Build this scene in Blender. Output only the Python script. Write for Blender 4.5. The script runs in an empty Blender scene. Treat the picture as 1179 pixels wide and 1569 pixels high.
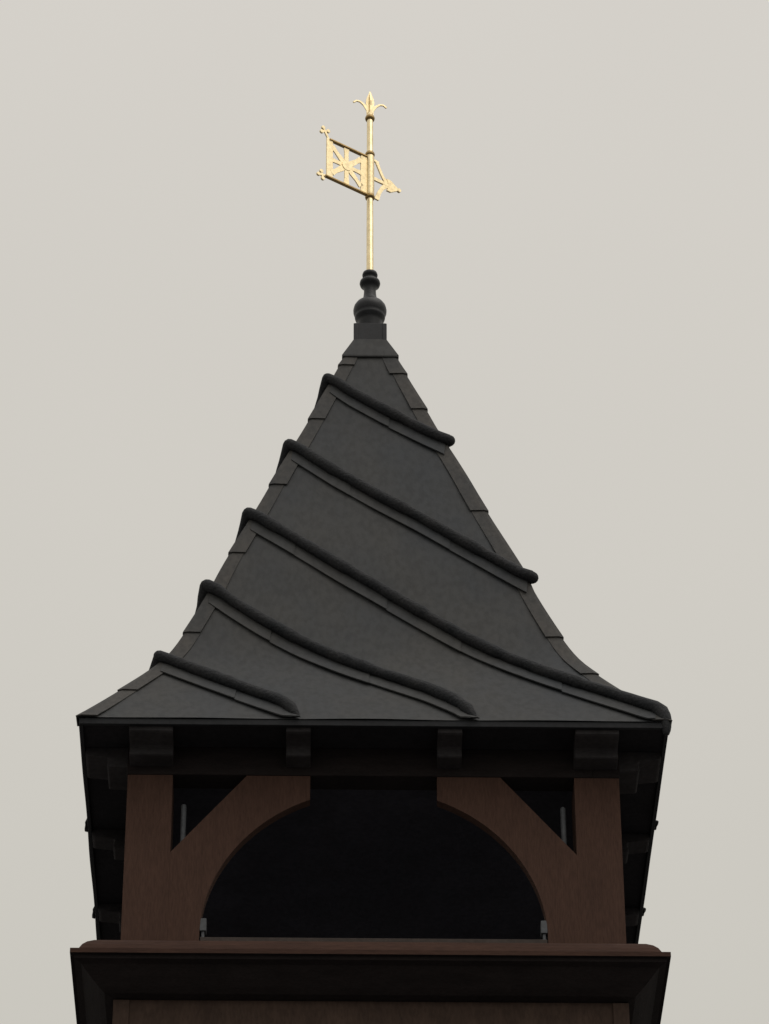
import bpy, bmesh, math, random
from mathutils import Vector, Matrix
random.seed(7)
sc = bpy.context.scene
col = sc.collection

# ------------------------------------------------------------------ camera
cam_d = bpy.data.cameras.new('camera')
cam = bpy.data.objects.new('camera', cam_d)
col.objects.link(cam)
sc.camera = cam
cam_d.sensor_fit = 'VERTICAL'
cam_d.sensor_height = 24.0
cam_d.sensor_width = 24.0
cam_d.lens = 24.0 * 5889.0 / 1569.0
cam_d.clip_start = 0.1
cam_d.clip_end = 8000
R = Matrix(((0.99983281, -0.00890539, -0.01596988),
            (-0.01814501, -0.59110571, -0.80638998),
            (-0.00225867, 0.80654493, -0.59116848)))
# rows: world axes written in camera space
cam.matrix_world = Matrix.Translation((-0.35908, -23.76910, 1.57763)) @ R.to_4x4()

# ------------------------------------------------------------------ sky, sun, exposure
SUN_EL, SUN_AZ = math.radians(58), math.radians(137)
w = bpy.data.worlds.new('World')
sc.world = w
w.use_nodes = True
nt = w.node_tree
nt.nodes.clear()
out = nt.nodes.new('ShaderNodeOutputWorld')
skyt = nt.nodes.new('ShaderNodeTexSky')
skyt.sky_type = 'NISHITA'
skyt.sun_disc = False
skyt.sun_elevation = SUN_EL
skyt.sun_rotation = SUN_AZ
skyt.air_density = 1.0
skyt.dust_density = 4.0
bg1 = nt.nodes.new('ShaderNodeBackground')
bg1.inputs['Strength'].default_value = 0.006      # what is left of the clear sky above the cloud sheet
nt.links.new(skyt.outputs[0], bg1.inputs[0])
tc = nt.nodes.new('ShaderNodeTexCoord')
sep = nt.nodes.new('ShaderNodeSeparateXYZ')
nt.links.new(tc.outputs['Generated'], sep.inputs[0])
ramp = nt.nodes.new('ShaderNodeValToRGB')
e = ramp.color_ramp.elements
e[0].position = 0.0
e[0].color = (0.48, 0.46, 0.41, 1)
e[1].position = 1.0
e[1].color = (1.05, 1.02, 0.99, 1)
for p, c in ((0.42, (0.565, 0.545, 0.485)), (0.55, (0.60, 0.575, 0.52)), (0.70, (0.64, 0.61, 0.56))):
    q = e.new(p)
    q.color = (*c, 1)
nt.links.new(sep.outputs['Z'], ramp.inputs[0])
nz = nt.nodes.new('ShaderNodeTexNoise')
nz.inputs['Scale'].default_value = 3.0
nz.inputs['Detail'].default_value = 3.0
nt.links.new(tc.outputs['Generated'], nz.inputs['Vector'])
mr = nt.nodes.new('ShaderNodeMapRange')
mr.inputs['From Min'].default_value = 0.25
mr.inputs['From Max'].default_value = 0.75
mr.inputs['To Min'].default_value = 0.965
mr.inputs['To Max'].default_value = 1.035
nt.links.new(nz.outputs[0], mr.inputs['Value'])
bg2 = nt.nodes.new('ShaderNodeBackground')
nt.links.new(ramp.outputs[0], bg2.inputs[0])
# broad glow of the veiled sun in the cloud
dt = nt.nodes.new('ShaderNodeVectorMath')
dt.operation = 'DOT_PRODUCT'
dt.inputs[1].default_value = (0.68 * math.cos(SUN_EL), -0.733 * math.cos(SUN_EL), math.sin(SUN_EL))
nt.links.new(tc.outputs['Generated'], dt.inputs[0])
gl = nt.nodes.new('ShaderNodeMapRange')
gl.interpolation_type = 'SMOOTHSTEP'
gl.inputs['From Min'].default_value = 0.15
gl.inputs['From Max'].default_value = 1.0
gl.inputs['To Min'].default_value = 1.0
gl.inputs['To Max'].default_value = 1.2
nt.links.new(dt.outputs['Value'], gl.inputs['Value'])
mu = nt.nodes.new('ShaderNodeMath')
mu.operation = 'MULTIPLY'
nt.links.new(mr.outputs[0], mu.inputs[0])
nt.links.new(gl.outputs[0], mu.inputs[1])
nt.links.new(mu.outputs[0], bg2.inputs['Strength'])
addn = nt.nodes.new('ShaderNodeAddShader')
nt.links.new(bg1.outputs[0], addn.inputs[0])
nt.links.new(bg2.outputs[0], addn.inputs[1])
nt.links.new(addn.outputs[0], out.inputs[0])

sun_d = bpy.data.lights.new('sun', 'SUN')
sun_d.energy = 0.7
sun_d.angle = math.radians(50)
sun_d.color = (1.0, 0.96, 0.9)
sun = bpy.data.objects.new('sun', sun_d)
col.objects.link(sun)
# the veiled sun stands behind the camera, high and to the right
sdir = Vector((0.68 * math.cos(SUN_EL), -0.733 * math.cos(SUN_EL), math.sin(SUN_EL)))
sun.rotation_euler = sdir.to_track_quat('Z', 'Y').to_euler()

sc.view_settings.view_transform = 'Standard'
sc.view_settings.look = 'None'
sc.view_settings.exposure = 0
sc.view_settings.gamma = 1
sc.view_settings.use_curve_mapping = False
sc.render.filter_size = 2.4

# ------------------------------------------------------------------ materials
def mat(name, base, rough=0.6, metal=0.0, var=0.25, scale=3.0, stretch=(1, 1, 1), tint=None,
        bump=0.15, bscale=30.0, bdist=0.01, spec=0.5):
    m = bpy.data.materials.new(name)
    m.use_nodes = True
    n = m.node_tree
    b = n.nodes['Principled BSDF']
    b.inputs['Roughness'].default_value = rough
    b.inputs['Metallic'].default_value = metal
    b.inputs['Specular IOR Level'].default_value = spec
    t = n.nodes.new('ShaderNodeTexCoord')
    mp = n.nodes.new('ShaderNodeMapping')
    mp.inputs['Scale'].default_value = stretch
    n.links.new(t.outputs['Object'], mp.inputs[0])
    n1 = n.nodes.new('ShaderNodeTexNoise')
    n1.inputs['Scale'].default_value = scale
    n1.inputs['Detail'].default_value = 8
    n1.inputs['Roughness'].default_value = 0.65
    n.links.new(mp.outputs[0], n1.inputs['Vector'])
    r = n.nodes.new('ShaderNodeValToRGB')
    lo = tuple(c * (1 - var) for c in base)
    hi = tint if tint else tuple(c * (1 + var) for c in base)
    r.color_ramp.elements[0].position = 0.32
    r.color_ramp.elements[0].color = (*lo, 1)
    r.color_ramp.elements[1].position = 0.70
    r.color_ramp.elements[1].color = (*hi, 1)
    n.links.new(n1.outputs[0], r.inputs[0])
    n3 = n.nodes.new('ShaderNodeTexNoise')
    n3.inputs['Scale'].default_value = bscale
    n3.inputs['Detail'].default_value = 4
    n.links.new(mp.outputs[0], n3.inputs['Vector'])
    mix = n.nodes.new('ShaderNodeMix')
    mix.data_type = 'RGBA'
    mix.blend_type = 'MULTIPLY'
    mix.inputs['Factor'].default_value = 0.45
    n.links.new(r.outputs[0], mix.inputs['A'])
    rr = n.nodes.new('ShaderNodeValToRGB')
    rr.color_ramp.elements[0].position = 0.35
    rr.color_ramp.elements[0].color = (0.55, 0.55, 0.55, 1)
    rr.color_ramp.elements[1].position = 0.6
    rr.color_ramp.elements[1].color = (1, 1, 1, 1)
    n.links.new(n3.outputs[0], rr.inputs[0])
    n.links.new(rr.outputs[0], mix.inputs['B'])
    n.links.new(mix.outputs['Result'], b.inputs['Base Color'])
    bp = n.nodes.new('ShaderNodeBump')
    bp.inputs['Strength'].default_value = bump
    bp.inputs['Distance'].default_value = bdist
    n.links.new(n3.outputs[0], bp.inputs['Height'])
    n.links.new(bp.outputs[0], b.inputs['Normal'])
    rm = n.nodes.new('ShaderNodeMapRange')
    rm.inputs['To Min'].default_value = max(0.05, rough - 0.12)
    rm.inputs['To Max'].default_value = min(1.0, rough + 0.12)
    n.links.new(n1.outputs[0], rm.inputs['Value'])
    n.links.new(rm.outputs[0], b.inputs['Roughness'])
    return m

M_SHEET = mat('dark_lead_sheet', (0.048, 0.053, 0.060), 0.78, 0, 0.20, 1.3, (1, 1, 0.45), (0.061, 0.060, 0.058), 0.5, 22, 0.005, 0.25)
M_FLASH = mat('weathered_flashing', (0.054, 0.055, 0.056), 0.78, 0, 0.25, 3.5, (1, 1, 0.6), (0.078, 0.072, 0.066), 0.5, 28, 0.005, 0.25)
M_ROLL = mat('dark_roll_metal', (0.022, 0.025, 0.030), 0.75, 0, 0.35, 6.0, (1, 1, 1), (0.034, 0.034, 0.036), 0.7, 48, 0.014, 0.2)
M_FINIAL = mat('dark_cast_metal', (0.014, 0.015, 0.018), 0.45, 0, 0.3, 6.0, (1, 1, 1), None, 0.2, 30, 0.004, 0.3)
M_TRIM = mat('black_painted_metal', (0.020, 0.021, 0.024), 0.7, 0, 0.2, 5.0, spec=0.2)
M_WOOD = mat('brown_stained_timber', (0.071, 0.038, 0.028), 0.85, 0, 0.14, 2.0, (6, 6, 0.9), (0.083, 0.046, 0.034), 0.35, 14, 0.006, 0.15)
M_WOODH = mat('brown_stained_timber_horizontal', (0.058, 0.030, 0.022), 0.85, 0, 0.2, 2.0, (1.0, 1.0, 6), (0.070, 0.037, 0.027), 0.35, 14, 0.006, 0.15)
M_WALL = mat('brown_stained_cladding', (0.064, 0.042, 0.033), 0.85, 0, 0.22, 2.5, (3, 3, 1), (0.080, 0.053, 0.041), 0.35, 16, 0.006, 0.15)
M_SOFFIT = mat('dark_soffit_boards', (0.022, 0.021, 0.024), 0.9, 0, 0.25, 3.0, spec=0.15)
M_DARKW = mat('shade_darkened_timber', (0.020, 0.016, 0.016), 0.9, 0, 0.25, 3.0, (1.2, 1.2, 6), spec=0.12)  # brown timber darkened to paint in shade on header beam and cornice underside
M_INNER = mat('belfry_inner_boards', (0.050, 0.050, 0.064), 0.9, 0, 0.2, 3.0, spec=0.15)
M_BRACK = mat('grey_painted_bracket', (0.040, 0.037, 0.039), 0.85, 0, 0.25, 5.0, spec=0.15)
M_SILL = mat('worn_sill', (0.060, 0.048, 0.043), 0.8, 0, 0.2, 5.0, spec=0.2)
M_GOLD = mat('gilded_metal', (0.90, 0.73, 0.43), 0.42, 1.0, 0.08, 9.0, (1, 1, 1), (0.97, 0.82, 0.52), 0.08, 40, 0.002)
M_GOLDR = mat('gilded_rod_metal', (0.97, 0.78, 0.46), 0.24, 1.0, 0.08, 9.0, (1, 1, 1), (1.0, 0.86, 0.56), 0.04, 30, 0.001)
M_GOLDD = mat('shade_darkened_gilding', (0.40, 0.27, 0.11), 0.35, 1.0, 0.3, 12.0)  # gold with the dark of shaded undersides put into the colour, rails and rings
M_STEEL = mat('dull_galvanised_steel', (0.075, 0.08, 0.09), 0.7, 0.0, 0.15, 8.0)
M_GROUND = mat('pale_gravel', (0.17, 0.165, 0.16), 0.95, 0, 0.2, 0.6, (1, 1, 1), None, 0.5, 12, 0.03, 0.1)
M_PAVE = mat('grey_asphalt', (0.09, 0.09, 0.09), 0.9, 0, 0.2, 2.0, (1, 1, 1), None, 0.5, 60, 0.01, 0.2)

# ------------------------------------------------------------------ helpers
def link(name, verts, faces, m, parent=None, smooth=False, bevel=0.0, solid=0.0):
    me = bpy.data.meshes.new(name)
    me.from_pydata([tuple(v) for v in verts], [], faces)
    bm = bmesh.new()
    bm.from_mesh(me)
    bmesh.ops.remove_doubles(bm, verts=bm.verts, dist=1e-5)
    bmesh.ops.recalc_face_normals(bm, faces=bm.faces)
    bm.to_mesh(me)
    bm.free()
    me.materials.append(m)
    if smooth:
        for p in me.polygons:
            p.use_smooth = len(p.vertices) <= 4      # end caps stay flat
    o = bpy.data.objects.new(name, me)
    col.objects.link(o)
    if parent:
        o.parent = parent
    if bevel:
        b = o.modifiers.new('bevel', 'BEVEL')
        b.width = bevel
        b.segments = 2
        b.limit_method = 'ANGLE'
    if solid:
        s = o.modifiers.new('solid', 'SOLIDIFY')
        s.thickness = solid
        s.offset = -1
    return o

def empty(name, loc=(0, 0, 0), parent=None):
    o = bpy.data.objects.new(name, None)
    o.location = loc
    col.objects.link(o)
    if parent:
        o.parent = parent
    return o

BOXF = [(0, 1, 2, 3), (7, 6, 5, 4), (0, 4, 5, 1), (1, 5, 6, 2), (2, 6, 7, 3), (3, 7, 4, 0)]
def box(x0, x1, y0, y1, z0, z1):
    return ([Vector(p) for p in ((x0, y0, z0), (x1, y0, z0), (x1, y1, z0), (x0, y1, z0),
                                 (x0, y0, z1), (x1, y0, z1), (x1, y1, z1), (x0, y1, z1))], list(BOXF))

def rot(vs, k):
    M = Matrix.Rotation(math.radians(90 * k), 4, 'Z')
    return [M @ Vector(v) for v in vs]

def prism(poly, axis, a, b):
    """extrude a closed outline along an axis ('x': outline is (y,z); 'y': outline is (x,z))"""
    n = len(poly)
    def mk(p, t):
        return (t, p[0], p[1]) if axis == 'x' else (p[0], t, p[1])
    vs = [mk(p, a) for p in poly] + [mk(p, b) for p in poly]
    fs = [tuple(range(n)), tuple(range(2 * n - 1, n - 1, -1))]
    fs += [(i, (i + 1) % n, n + (i + 1) % n, n + i) for i in range(n)]
    return vs, fs

def square_ring(profile):
    """profile of (half width, z) swept round a square; open ends"""
    vs, fs = [], []
    for hwid, z in profile:
        vs += [(-hwid, -hwid, z), (hwid, -hwid, z), (hwid, hwid, z), (-hwid, hwid, z)]
    for i in range(len(profile) - 1):
        for j in range(4):
            fs.append((4 * i + j, 4 * i + (j + 1) % 4, 4 * i + 4 + (j + 1) % 4, 4 * i + 4 + j))
    return vs, fs

def lathe(profile, cx=0, cy=0, n=32):
    # extra rings close to both ends keep the shading of the sides clean
    (r0, z0), (r1, z1), (r2, z2), (r3, z3) = profile[0], profile[1], profile[-2], profile[-1]
    profile = [profile[0], (r0 + (r1 - r0) * 0.04, z0 + (z1 - z0) * 0.04)] + list(profile[1:-1]) + [(r3 + (r2 - r3) * 0.04, z3 + (z2 - z3) * 0.04), profile[-1]]
    vs, fs = [], []
    for r, z in profile:
        for j in range(n):
            a = 2 * math.pi * j / n
            vs.append((cx + r * math.cos(a), cy + r * math.sin(a), z))
    for i in range(len(profile) - 1):
        for j in range(n):
            fs.append((i * n + j, i * n + (j + 1) % n, (i + 1) * n + (j + 1) % n, (i + 1) * n + j))
    fs.append(tuple(range(n)))
    fs.append(tuple(range(len(profile) * n - 1, (len(profile) - 1) * n - 1, -1)))
    return vs, fs

def tube(path, radii, n=12, capround=True):
    """round section swept along a path, domed ends"""
    P = [Vector(p) for p in path]
    if not hasattr(radii, '__len__'):
        radii = [radii] * len(P)
    if capround:
        t0 = (P[0] - P[1]).normalized()
        t1 = (P[-1] - P[-2]).normalized()
        r0, r1 = radii[0], radii[-1]
        pre = [(P[0] + t0 * r0 * math.sin(a), r0 * max(math.cos(a), 0.03)) for a in (1.5, 1.1, 0.6)]
        post = [(P[-1] + t1 * r1 * math.sin(a), r1 * max(math.cos(a), 0.03)) for a in (0.6, 1.1, 1.5)]
        P = [p for p, _ in pre] + P + [p for p, _ in post]
        radii = [r for _, r in pre] + list(radii) + [r for _, r in post]
    vs, fs = [], []
    nrm = None
    for i, p in enumerate(P):
        t = (P[min(i + 1, len(P) - 1)] - P[max(i - 1, 0)]).normalized()
        if nrm is None:
            nrm = t.orthogonal().normalized()
        nrm = (nrm - t * nrm.dot(t)).normalized()
        bn = t.cross(nrm)
        for j in range(n):
            a = 2 * math.pi * j / n
            vs.append(p + (nrm * math.cos(a) + bn * math.sin(a)) * radii[i])
    for i in range(len(P) - 1):
        for j in range(n):
            fs.append((i * n + j, i * n + (j + 1) % n, (i + 1) * n + (j + 1) % n, (i + 1) * n + j))
    fs.append(tuple(range(n)))
    fs.append(tuple(range(len(P) * n - 1, (len(P) - 1) * n - 1, -1)))
    return vs, fs

def merge(*parts):
    vs, fs = [], []
    for v, f in parts:
        o = len(vs)
        vs += list(v)
        fs += [tuple(i + o for i in q) for q in f]
    return vs, fs

def interp(x, xs, ys):
    if x <= xs[0]:
        return ys[0]
    if x >= xs[-1]:
        return ys[-1]
    for i in range(len(xs) - 1):
        if x <= xs[i + 1]:
            t = (x - xs[i]) / (xs[i + 1] - xs[i])
            return ys[i] + t * (ys[i + 1] - ys[i])

# ------------------------------------------------------------------ ground
g = link('ground', [(-3000, -3000, 0), (3000, -3000, 0), (3000, 3000, 0), (-3000, 3000, 0)], [(0, 1, 2, 3)], M_GROUND)
g['kind'] = 'structure'
p_ = link('pavement', *box(-30, 30, -27, -20.5, -0.2, 0.10), M_PAVE)
p_['kind'] = 'structure'

# ------------------------------------------------------------------ tower
tower = empty('belfry_tower', (0, 0, 0))
tower['label'] = 'dark square timber belfry tower with arched openings and a curved spire wrapped by diagonal rolls'
tower['category'] = 'tower'

H = 1.662
LX, WX = -0.024, -0.016        # the base stands a touch left of the spire's axis
def shift(geo, dx):
    return [Vector(v) + Vector((dx, 0, 0)) for v in geo[0]], geo[1]
link('shaft_wall', *shift(square_ring([(H, -0.3), (H, 13.825)]), WX), M_WALL, tower)
for k in range(4):
    vs, fs = prism([(-H - 0.018, -H - 0.018), (-H + 0.085, -H - 0.018), (-H + 0.085, -H + 0.01), (-H + 0.01, -H + 0.01),
                    (-H + 0.01, -H + 0.085), (-H - 0.018, -H + 0.085)], 'y', 0, 1)
    vs = [(v[0], v[2], 0.05 + v[1] * 13.765) for v in vs]
    link('corner_board', *shift((rot(vs, k), fs), WX), M_WALL, tower)

# cornice under the opening: thin lip over a sloping underside, a rounded weathering above
cor = [(1.952, 14.012), (1.952, 14.046), (1.905, 14.048), (1.897, 14.08), (1.88, 14.115), (1.85, 14.152), (1.81, 14.185),
       (1.76, 14.208), (1.70, 14.218), (1.60, 14.22)]
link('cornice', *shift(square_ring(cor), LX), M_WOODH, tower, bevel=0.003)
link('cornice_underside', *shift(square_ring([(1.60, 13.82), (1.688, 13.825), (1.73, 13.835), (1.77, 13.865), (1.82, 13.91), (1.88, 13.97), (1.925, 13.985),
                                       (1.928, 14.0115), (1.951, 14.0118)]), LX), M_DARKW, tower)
for k in range(4):
    vs, fs = box(-1.67, 1.60, -1.682, -1.60, 14.12, 14.234)
    link('base_rail', rot(vs, k), fs, M_WOODH, tower, bevel=0.004)
    vs, fs = box(-1.145, 1.145, -1.674, -1.44, 14.236, 14.292)
    link('sill', rot(vs, k), fs, M_SILL, tower, bevel=0.004)
link('belfry_floor', *box(-1.6, 1.6, -1.6, 1.6, 14.16, 14.20), M_INNER, tower)
link('belfry_ceiling', *box(-1.6, 1.6, -1.6, 1.6, 15.62, 15.66), M_INNER, tower)

ZB = 15.555                       # underside of the header beam
for k in range(4):
    vs, fs = box(-1.667, -1.362, -1.667, -1.362, 14.2, ZB - 0.002)
    link('corner_post', rot(vs, k), fs, M_WOOD, tower)
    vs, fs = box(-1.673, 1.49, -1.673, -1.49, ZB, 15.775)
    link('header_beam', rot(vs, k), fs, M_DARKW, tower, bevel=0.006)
    for s in (-1, 1):
        RA, zc = 1.152, 14.297
        poly = [(0.43, ZB - 0.002), (0.86, ZB - 0.002), (1.3615, 14.945), (1.3615, 14.237), (1.152, 14.237)]
        a0 = math.asin(0.0)
        a1 = math.acos(0.43 / RA)
        N = 22
        for i in range(N + 1):
            a = a0 + (a1 - a0) * i / N
            poly.append((RA * math.cos(a), zc + RA * math.sin(a)))
        poly = [(s * x, z) for x, z in poly]
        vs, fs = prism(poly, 'y', -1.666, -1.59)
        link('arch_brace', rot(vs, k), fs, M_WOOD, tower)

# eaves
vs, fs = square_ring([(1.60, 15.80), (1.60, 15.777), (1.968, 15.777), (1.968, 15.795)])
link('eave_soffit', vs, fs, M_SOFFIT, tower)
for k in range(4):
    vs, fs = box(-1.992, 1.965, -1.992, -1.966, 15.752, 15.798)
    link('fascia_board', rot(vs, k), fs, M_TRIM, tower, bevel=0.003)
bprof = [(-1.666, 15.776), (-1.962, 15.776), (-1.962, 15.722), (-1.945, 15.714), (-1.86, 15.706), (-1.815, 15.70), (-1.800, 15.690),
         (-1.812, 15.632), (-1.80, 15.624), (-1.666, 15.618)]
for k in range(4):
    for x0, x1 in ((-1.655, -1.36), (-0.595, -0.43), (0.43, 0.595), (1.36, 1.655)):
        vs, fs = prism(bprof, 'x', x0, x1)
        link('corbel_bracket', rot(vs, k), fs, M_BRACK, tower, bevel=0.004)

# little pale metal fittings at the feet of each arch
for k in range(4):
    for s in (-1, 1):
        vs, fs = merge(box(s * 1.128 - 0.022, s * 1.128 + 0.022, -1.665, -1.60, 14.345, 14.44),
                       box(s * 1.128 - 0.010, s * 1.128 + 0.010, -1.655, -1.61, 14.29, 14.345))
        rod_geo = tube([(s * 1.285, -1.572, 14.80), (s * 1.285, -1.572, 15.36)], 0.019, 8)
        link('lit_sliver_rod', rot(rod_geo[0], k), rod_geo[1], M_STEEL, tower, smooth=True)  # thin rod added to give a pale lit sliver between post and brace
        o = link('metal_fitting', rot(vs, k), fs, M_STEEL, tower, bevel=0.004)
        o['label'] = 'small dull grey metal fitting at the foot of the arch'

# ------------------------------------------------------------------ spire roof
prof = [(2.0, 15.80), (1.97, 15.84), (1.72, 16.215), (1.54, 16.49), (1.405, 16.73), (1.26, 17.14), (1.16, 17.44), (1.10, 17.65),
        (1.0, 17.95), (.83, 18.44), (.69, 18.88), (.52, 19.36), (.41, 19.705), (.27, 20.135), (.20, 20.36), (.127, 20.60)]
pp = list(prof)
for _ in range(2):
    q = [pp[0]]
    for a, b in zip(pp[:-1], pp[1:]):
        q.append((a[0] * .75 + b[0] * .25, a[1] * .75 + b[1] * .25))
        q.append((a[0] * .25 + b[0] * .75, a[1] * .25 + b[1] * .75))
    q.append(pp[-1])
    pp = q
PW = [p[0] for p in pp]
PZ = [p[1] for p in pp]
def W(z):
    return interp(z, PZ, PW)
def S(k, u, z, off=0.0):
    """point on roof face k, u metres along it, height z, off metres proud of it"""
    dw = (W(z + 0.05) - W(z - 0.05)) / 0.10 if 15.86 < z < 20.5 else (W(min(z + 0.1, 20.6)) - W(max(z - 0.1, 15.8))) / (min(z + 0.1, 20.6) - max(z - 0.1, 15.8))
    n = Vector((0, -1, -dw)).normalized()
    p = Vector((u, -W(z), z)) + n * off
    return Matrix.Rotation(math.radians(90 * k), 3, 'Z') @ p

ZE, ZT = 15.80, 20.38
roof = link('spire_roof', *square_ring([(1.95, 15.80)] + [(max(a - 0.03, .05), b) for a, b in pp[3:]]), M_SHEET, tower)

FR = [[(-1, 20.03), (-.47, 19.87), (.218, 19.63), (.7, 19.41), (1, 19.24)],
      [(-1, 19.16), (-.421, 18.85), (.045, 18.55), (.372, 18.30), (.642, 18.02), (.866, 17.75), (1, 17.58)],
      [(-1, 18.30), (-.62, 18.04), (-.271, 17.745), (.009, 17.48), (.251, 17.20), (.496, 16.87), (.653, 16.64), (.766, 16.44), (.86, 16.26), (.946, 16.08), (1.0, 15.93)],
      [(-1, 17.45), (-.843, 17.30), (-.639, 17.10), (-.377, 16.84), (-.152, 16.61), (.077, 16.36), (.206, 16.20), (.30, 16.02), (.355, 15.80)],
      [(-1, 16.62), (-.749, 16.41), (-.511, 16.18), (-.32, 15.97), (-.25, 15.80)]]
FR = [[(s * W(z), z) for s, z in L] for L in FR]
def zfun(L):
    ss = [u / W(z) for u, z in L]
    zs = [z for u, z in L]
    def f(s):
        if s < ss[0]:
            return ZT if zs[0] > 20.3 else zs[0] + (ss[0] - s) * (zs[0] - zs[1]) / (ss[1] - ss[0])
        if s > ss[-1]:
            return ZE
        return interp(s, ss, zs)
    return f, ss[0], ss[-1]

def densify(L, step=0.06):
    outp = []
    for a, b in zip(L[:-1], L[1:]):
        n = max(1, int(math.hypot(b[0] - a[0], b[1] - a[1]) / step))
        for i in range(n):
            outp.append((a[0] + (b[0] - a[0]) * i / n, a[1] + (b[1] - a[1]) * i / n))
    outp.append(L[-1])
    # one light smoothing pass
    sm = [outp[0]] + [tuple((outp[i - 1][j] + 2 * outp[i][j] + outp[i + 1][j]) / 4 for j in (0, 1)) for i in range(1, len(outp) - 1)] + [outp[-1]]
    return sm

RR, RO = 0.038, 0.037
for k in range(4):
    LS = FR
    sg = 1 if k % 2 == 0 else -1      # neighbouring faces mirror each other: the rolls meet in chevrons at the hips
    fn = [zfun(L) for L in LS]
    # sheets between the rolls
    bounds = [lambda s: ZT] + [f[0] for f in fn] + [lambda s: ZE]
    for hi, lo in zip(bounds[:-1], bounds[1:]):
        NS, NZ = 40, 12
        vs, idx, fs = [], {}, []
        cols = []
        for i in range(NS + 1):
            s = -1 + 2 * i / NS
            a = min(max(hi(s), ZE), ZT)
            b = min(max(lo(s), ZE), ZT)
            cols.append((s, a, min(a, b)))
        for i, (s, a, b) in enumerate(cols):
            for j in range(NZ + 1):
                z = a + (b - a) * j / NZ
                und = 0.004 * math.sin(5.1 * s * W(z) + 1.3 * k + z * 1.7) * math.sin(z * 3.3 + k)
                vs.append(S(k, sg * s * W(z), z, und * (1 - s * s)))
        for i in range(NS):
            if cols[i][1] - cols[i][2] < 1e-3 and cols[i + 1][1] - cols[i + 1][2] < 1e-3:
                continue
            for j in range(NZ):
                q = (i * (NZ + 1) + j, (i + 1) * (NZ + 1) + j, (i + 1) * (NZ + 1) + j + 1, i * (NZ + 1) + j + 1)
                fs.append(q)
        # drop unused verts and degenerate faces
        used = sorted({v for f in fs for v in f})
        remap = {v: i for i, v in enumerate(used)}
        vs = [vs[v] for v in used]
        fs = [tuple(remap[v] for v in f) for f in fs]
        me_o = link('roof_sheet', vs, fs, M_SHEET, roof, smooth=True)
    # rolls with their aprons
    for li, L in enumerate(LS):
        D = densify(L)
        path, rad = [], []
        at_l = abs(abs(D[0][0]) - W(D[0][1])) < 0.02
        at_r = abs(abs(D[-1][0]) - W(D[-1][1])) < 0.02
        for i, (u, z) in enumerate(D):
            if i == 0 and at_l:
                u -= RO * 0.75
            if i == len(D) - 1 and at_r:
                u += RO * 0.55
            jit = random.uniform(-0.003, 0.003)
            p = S(k, sg * u, max(z, ZE + 0.005), RO + jit)
            path.append(p)
            rad.append(RR * random.uniform(0.95, 1.05) + 0.008 * ((i + 3 * li) % 11) / 10)     # lapped lengths
        # lower rolls turn down over the eave
        if at_r and D[-1][1] < 16.0:
            M3 = Matrix.Rotation(math.radians(90 * k), 3, 'Z')
            path = path[:-2]
            rad = rad[:-2]
            for q, rr in (((1.915, -1.935, 15.955), 0.047), ((1.942, -1.955, 15.92), 0.047), ((1.962, -1.968, 15.87), 0.045),
                          ((1.972, -1.975, 15.82), 0.041), ((1.976, -1.975, 15.77), 0.034), ((1.975, -1.972, 15.73), 0.024)):
                path.append(M3 @ Vector((sg * q[0], q[1], q[2])))
                rad.append(rr)
        elif D[-1][1] < 15.82:
            path = path[:-3]
            rad = rad[:-3]
            u, z = D[-3]
            for du, zz, of, rr in ((0.0, z, 0.028, 0.043), (0.03, 15.86, 0.004, 0.033), (0.045, 15.84, -0.015, 0.024)):
                path.append(S(k, sg * (u + du), zz, of))
                rad.append(rr)
        link('roof_roll', *tube(path, rad, 14), M_ROLL, roof, smooth=True)
        # base flange of the roll: thin upstand following the line
        # apron pieces
        n = len(D)
        per = random.choice((8, 9, 10))
        start = 0
        pi = 0
        cuts = [0]
        c = random.randint(5, 10)
        while c < n - 4:
            cuts.append(c)
            c += random.randint(10, 15)
        cuts.append(n - 1)
        for a, b in zip(cuts[:-1], cuts[1:]):
            pts = D[a:b + 1]
            up, lw = [], []
            wj = random.uniform(-0.008, 0.008)
            for (u, z) in pts:
                zl = z - 0.168 + wj
                up.append((u, z - 0.02))
                ul = u - 0.012
                lw.append((ul, zl))
            vs, fs = [], []
            m = 0
            for i in range(len(pts)):
                (u, z), (ul, zl) = up[i], lw[i]
                lift = 0.006 * i / max(1, len(pts) - 1)      # each piece laps over the next one down
                for t in range(4):
                    zz = z + (zl - z) * t / 3
                    uu = u + (ul - u) * t / 3
                    zz = max(zz, ZE + 0.004)
                    lim = W(zz) - 0.004
                    uu = min(max(uu, -lim), lim)
                    vs.append(S(k, sg * uu, zz, 0.010 + lift + 0.003 * t))
            for i in range(len(pts) - 1):
                for t in range(3):
                    fs.append((i * 4 + t, i * 4 + 4 + t, i * 4 + 5 + t, i * 4 + 1 + t))
            link('roll_apron', vs, fs, M_SHEET, roof, solid=0.009)

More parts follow.
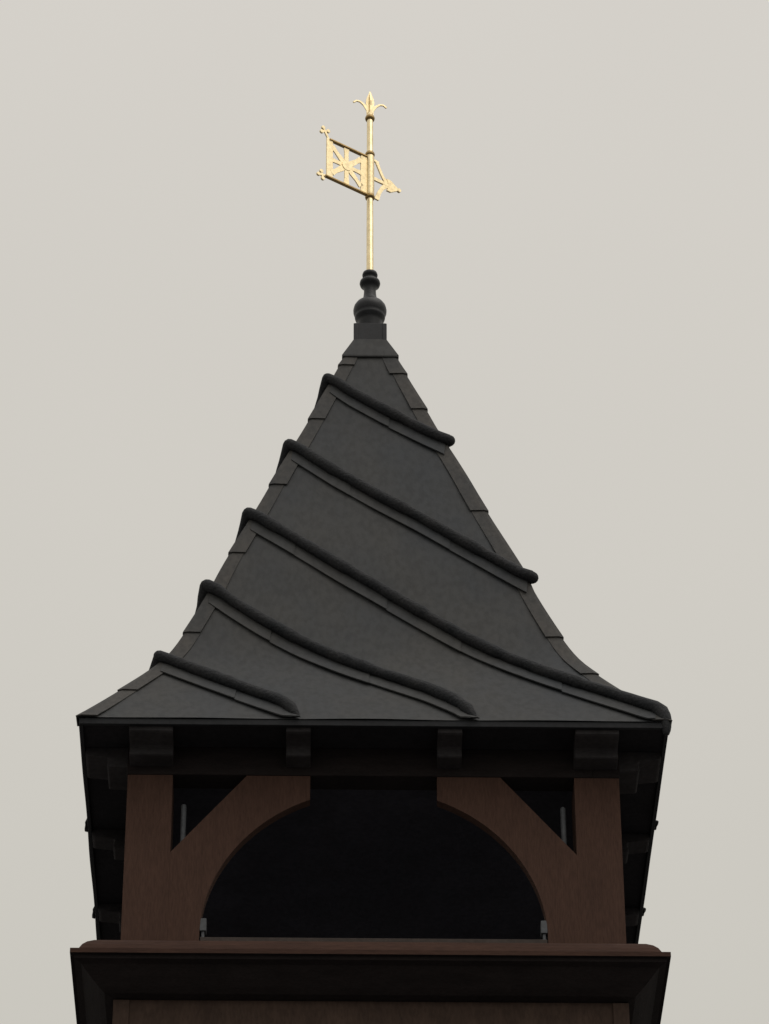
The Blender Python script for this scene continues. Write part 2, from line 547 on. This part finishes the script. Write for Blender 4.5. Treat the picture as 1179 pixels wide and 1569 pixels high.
# folded flashings down the four hips, lapped piece over piece
JL = [20.36, 20.24, 19.53, 18.69, 17.86, 16.95, 16.18, 15.80]
JR = [20.36, 20.13, 19.67, 18.39, 17.66, 16.93, 16.47, 15.80]
for k in range(4):
    J = JL if k % 2 == 0 else JR      # hip between face k-1 (its right edge) and face k (its left edge)
    for a, b in zip(J[:-1], J[1:]):
        zt = min(a + 0.03, 20.37)
        zb = b
        NZ = max(3, int((zt - zb) / 0.07))
        vs, fs = [], []
        wd = 0.105 + random.uniform(-0.008, 0.010)
        for j in range(NZ + 1):
            t = j / NZ
            z = zt + (zb - zt) * t
            off = 0.005 + 0.011 * t ** 1.5
            ww = W(z)
            ed = min(wd + 0.012 * t, ww * 0.8)
            e = off
            corner = S(k, -ww, z, 0)
            cx = Vector((-ww - e, -ww - e, z))
            cx = Matrix.Rotation(math.radians(90 * k), 3, 'Z') @ cx
            vs.append(S(k, -ww + ed, z, off))
            vs.append(S(k, -ww + 0.02, z, off + 0.003))
            vs.append(cx)
            vs.append(S(k - 1, ww - 0.02, z, off + 0.003))
            vs.append(S(k - 1, ww - ed, z, off))
        for j in range(NZ):
            for t in range(4):
                fs.append((j * 5 + t, j * 5 + t + 1, j * 5 + t + 6, j * 5 + t + 5))
        link('hip_flashing', vs, fs, M_FLASH, roof, solid=0.008)

# metal cap, square collar, turned finial
link('cap_skirt', *square_ring([(0.06, 20.60), (0.128, 20.60), (0.222, 20.365), (0.222, 20.350), (0.16, 20.345)]), M_SHEET, roof, bevel=0.003)
vs, fs = square_ring([(0.124, 20.585), (0.124, 20.765), (0.110, 20.765), (0.110, 20.66)])
link('square_collar', vs, fs, M_FINIAL, roof, bevel=0.003)
for k in range(4):
    vs, fs = box(-0.131, -0.098, -0.131, -0.098, 20.59, 20.757)
    link('collar_corner', rot(vs, k), fs, M_FINIAL, roof, bevel=0.003)
link('turned_finial', *lathe([(0.092, 20.62), (0.092, 20.862), (0.100, 20.885), (0.117, 20.902), (0.121, 20.918), (0.118, 20.930), (0.124, 20.942),
                              (0.132, 20.968), (0.133, 20.992), (0.127, 21.022), (0.112, 21.048), (0.090, 21.068), (0.070, 21.082), (0.059, 21.100), (0.053, 21.130),
                              (0.049, 21.165), (0.048, 21.200), (0.053, 21.225), (0.064, 21.238), (0.078, 21.250), (0.083, 21.268), (0.080, 21.286), (0.066, 21.300),
                              (0.050, 21.306), (0.046, 21.320), (0.050, 21.334), (0.060, 21.342), (0.062, 21.358), (0.058, 21.374), (0.046, 21.384), (0.03, 21.386)], 0, 0, 40), M_FINIAL, roof, smooth=True)

# ------------------------------------------------------------------ weathervane
vane = empty('weathervane', (0, 0, 21.37))
vane['label'] = 'gold weathervane with a pierced square banner and arrow tip on the spire finial'
vane['category'] = 'weathervane'
AX = 0.0
Z0 = -21.37
def vlink(name, geo, m, parent=vane, **kw):
    vs, fs = geo
    return link(name, [Vector(v) + Vector((0, 0, Z0)) for v in vs], fs, m, parent, **kw)
vlink('rod', lathe([(0.029, 21.36), (0.028, 21.9), (0.0265, 22.18), (0.0265, 22.62), (0.0255, 23.10)], 0, 0, 20), M_GOLDR, smooth=True)
for z in (23.045, 22.645, 22.185):
    vlink('collar_ring', lathe([(0.024, z - 0.020), (0.036, z - 0.018), (0.041, z), (0.036, z + 0.018), (0.024, z + 0.022)], 0, 0, 20), M_GOLDD, smooth=True)
vlink('sleeve', lathe([(0.034, 22.205), (0.035, 22.22), (0.035, 22.61), (0.034, 22.625)], 0, 0, 20), M_GOLD, smooth=True)

PHI = math.radians(-145.87)
UD = Vector((math.cos(PHI), math.sin(PHI), 0))
ND = Vector((-math.sin(PHI), math.cos(PHI), 0))
def plate(poly, t=0.012, mid=0.0, ud=UD, nd=ND):
    n = len(poly)
    f = [ud * p[0] + nd * (mid - t / 2) + Vector((0, 0, p[1])) for p in poly]
    b = [ud * p[0] + nd * (mid + t / 2) + Vector((0, 0, p[1])) for p in poly]
    fs = [tuple(range(n)), tuple(range(2 * n - 1, n - 1, -1))] + [(i, (i + 1) % n, n + (i + 1) % n, n + i) for i in range(n)]
    return f + b, fs
def stroke(pts, wds, t=0.012, mid=0.0, ud=UD, nd=ND):
    L, Rr = [], []
    if not hasattr(wds, '__len__'):
        wds = [wds] * len(pts)
    for i, p in enumerate(pts):
        a = pts[max(i - 1, 0)]
        b = pts[min(i + 1, len(pts) - 1)]
        dx, dz = b[0] - a[0], b[1] - a[1]
        l = math.hypot(dx, dz)
        nx, nz_ = -dz / l, dx / l
        L.append((p[0] + nx * wds[i] / 2, p[1] + nz_ * wds[i] / 2))
        Rr.append((p[0] - nx * wds[i] / 2, p[1] - nz_ * wds[i] / 2))
    parts = []
    for i in range(len(pts) - 1):
        parts.append(plate([L[i], L[i + 1], Rr[i + 1], Rr[i]], t, mid, ud, nd))
    return merge(*parts)
def bar(d0, d1, z0, z1, t):
    return plate([(d0, z0), (d1, z0), (d1, z1), (d0, z1)], t)
T, B_ = 22.605, 22.195
banner = empty('banner', (0, 0, 0), vane)
vlink('upright_bar', bar(0.372, 0.432, B_ - 0.005, T + 0.005, 0.014), M_GOLD, banner, bevel=0.002)
vlink('upright_bar', bar(0.03, 0.094, B_ + 0.012, T - 0.012, 0.014), M_GOLD, banner, bevel=0.002)
vlink('top_rail', bar(0.03, 0.405, T - 0.006, T + 0.006, 0.030), M_GOLDD, banner)
vlink('bottom_rail', bar(0.03, 0.445, B_ - 0.006, B_ + 0.006, 0.030), M_GOLDD, banner)
# pierced tracery: eight leaf shaped spokes about a small boss
cx, cz = 0.236, 22.400
sp = []
for i in range(8):
    a = math.pi / 4 * i
    if i % 2:
        Lg, w1, w2 = 0.205, 0.026, 0.036
    else:
        Lg, w1, w2 = (0.150 if i in (0, 4) else 0.19), 0.020, 0.034
    pts = [(cx + math.cos(a) * Lg * t, cz + math.sin(a) * Lg * t) for t in (0.0, 0.35, 0.7, 1.0)]
    sp.append(stroke(pts, [0.034, w1 * 2.0, 0.038, w2 * 1.5], 0.010, 0.0004 * i))
boss = [(cx + 0.046 * math.cos(2 * math.pi * i / 14), cz + 0.046 * math.sin(2 * math.pi * i / 14)) for i in range(14)]
sp.append(plate(boss, 0.022))
vlink('tracery', merge(*sp), M_GOLD, banner)
# crosslets at the outer corners of the banner
def crosslet(c, ang):
    ca, sa = math.cos(ang), math.sin(ang)
    parts = []
    parts.append(stroke([(c[0] - ca * 0.085, c[1] - sa * 0.085), (c[0] + ca * 0.03, c[1] + sa * 0.03)], 0.018, 0.012))
    parts.append(stroke([(c[0] + sa * 0.04, c[1] - ca * 0.04), (c[0] - sa * 0.04, c[1] + ca * 0.04)], 0.018, 0.0125))
    for dx, dz in ((ca, sa), (-sa, ca), (sa, -ca)):
        q = (c[0] + dx * 0.036, c[1] + dz * 0.036)
        parts.append(plate([(q[0] + 0.017 * math.cos(2 * math.pi * i / 12), q[1] + 0.017 * math.sin(2 * math.pi * i / 12)) for i in range(12)], 0.016))
    return merge(*parts)
vlink('crosslet', crosslet((0.450, 22.672), math.radians(62)), M_GOLD, banner)
vlink('crosslet', crosslet((0.474, 22.190), math.radians(-12)), M_GOLD, banner)
# pointer on the other side of the rod
pt = merge(stroke([(-0.03, 22.605), (-0.085, 22.595)], 0.022, 0.014),
           stroke([(-0.068, 22.595), (-0.095, 22.53), (-0.125, 22.47), (-0.165, 22.415)], [0.03, 0.026, 0.026, 0.04], 0.013),
           stroke([(-0.068, 22.20), (-0.088, 22.27), (-0.118, 22.335), (-0.165, 22.395)], [0.04, 0.034, 0.034, 0.05], 0.0135),
           stroke([(-0.03, 22.205), (-0.085, 22.20)], 0.022, 0.0145),
           stroke([(-0.03, 22.405), (-0.29, 22.400)], [0.034, 0.026], 0.015))
pn = vlink('pointer', pt, M_GOLD)
vlink('arrow_head', merge(plate([(-0.165, 22.462), (-0.205, 22.462), (-0.285, 22.405), (-0.285, 22.395), (-0.205, 22.338), (-0.165, 22.338), (-0.185, 22.40)], 0.016),
                          plate([(-0.29 + 0.018 * math.cos(i), 22.400 + 0.018 * math.sin(i)) for i in [2 * math.pi * q / 12 for q in range(12)]], 0.02)), M_GOLD, pn)
# spear head with curling side leaves
PH2 = math.radians(14 + 180)
for q in (0, 1):
    a = PH2 + q * math.pi / 2
    ud = Vector((math.cos(a), math.sin(a), 0))
    nd = Vector((-math.sin(a), math.cos(a), 0))
    spear = [(-0.028, 23.07), (-0.030, 23.12), (-0.030, 23.17), (-0.036, 23.22), (-0.030, 23.26), (-0.012, 23.315), (0, 23.345),
             (0.012, 23.315), (0.030, 23.26), (0.036, 23.22), (0.030, 23.17), (0.030, 23.12), (0.028, 23.07)]
    vlink('spear_head', plate(spear, 0.014, 0, ud, nd), M_GOLD)
    if q == 0:
        for s in (-1, 1):
            pts = [(s * 0.015, 23.13), (s * 0.05, 23.185), (s * 0.085, 23.215), (s * 0.115, 23.218), (s * 0.142, 23.195)]
            vlink('scroll_leaf', stroke(pts, [0.03, 0.020, 0.015, 0.013, 0.014], 0.012, 0, ud, nd), M_GOLD)
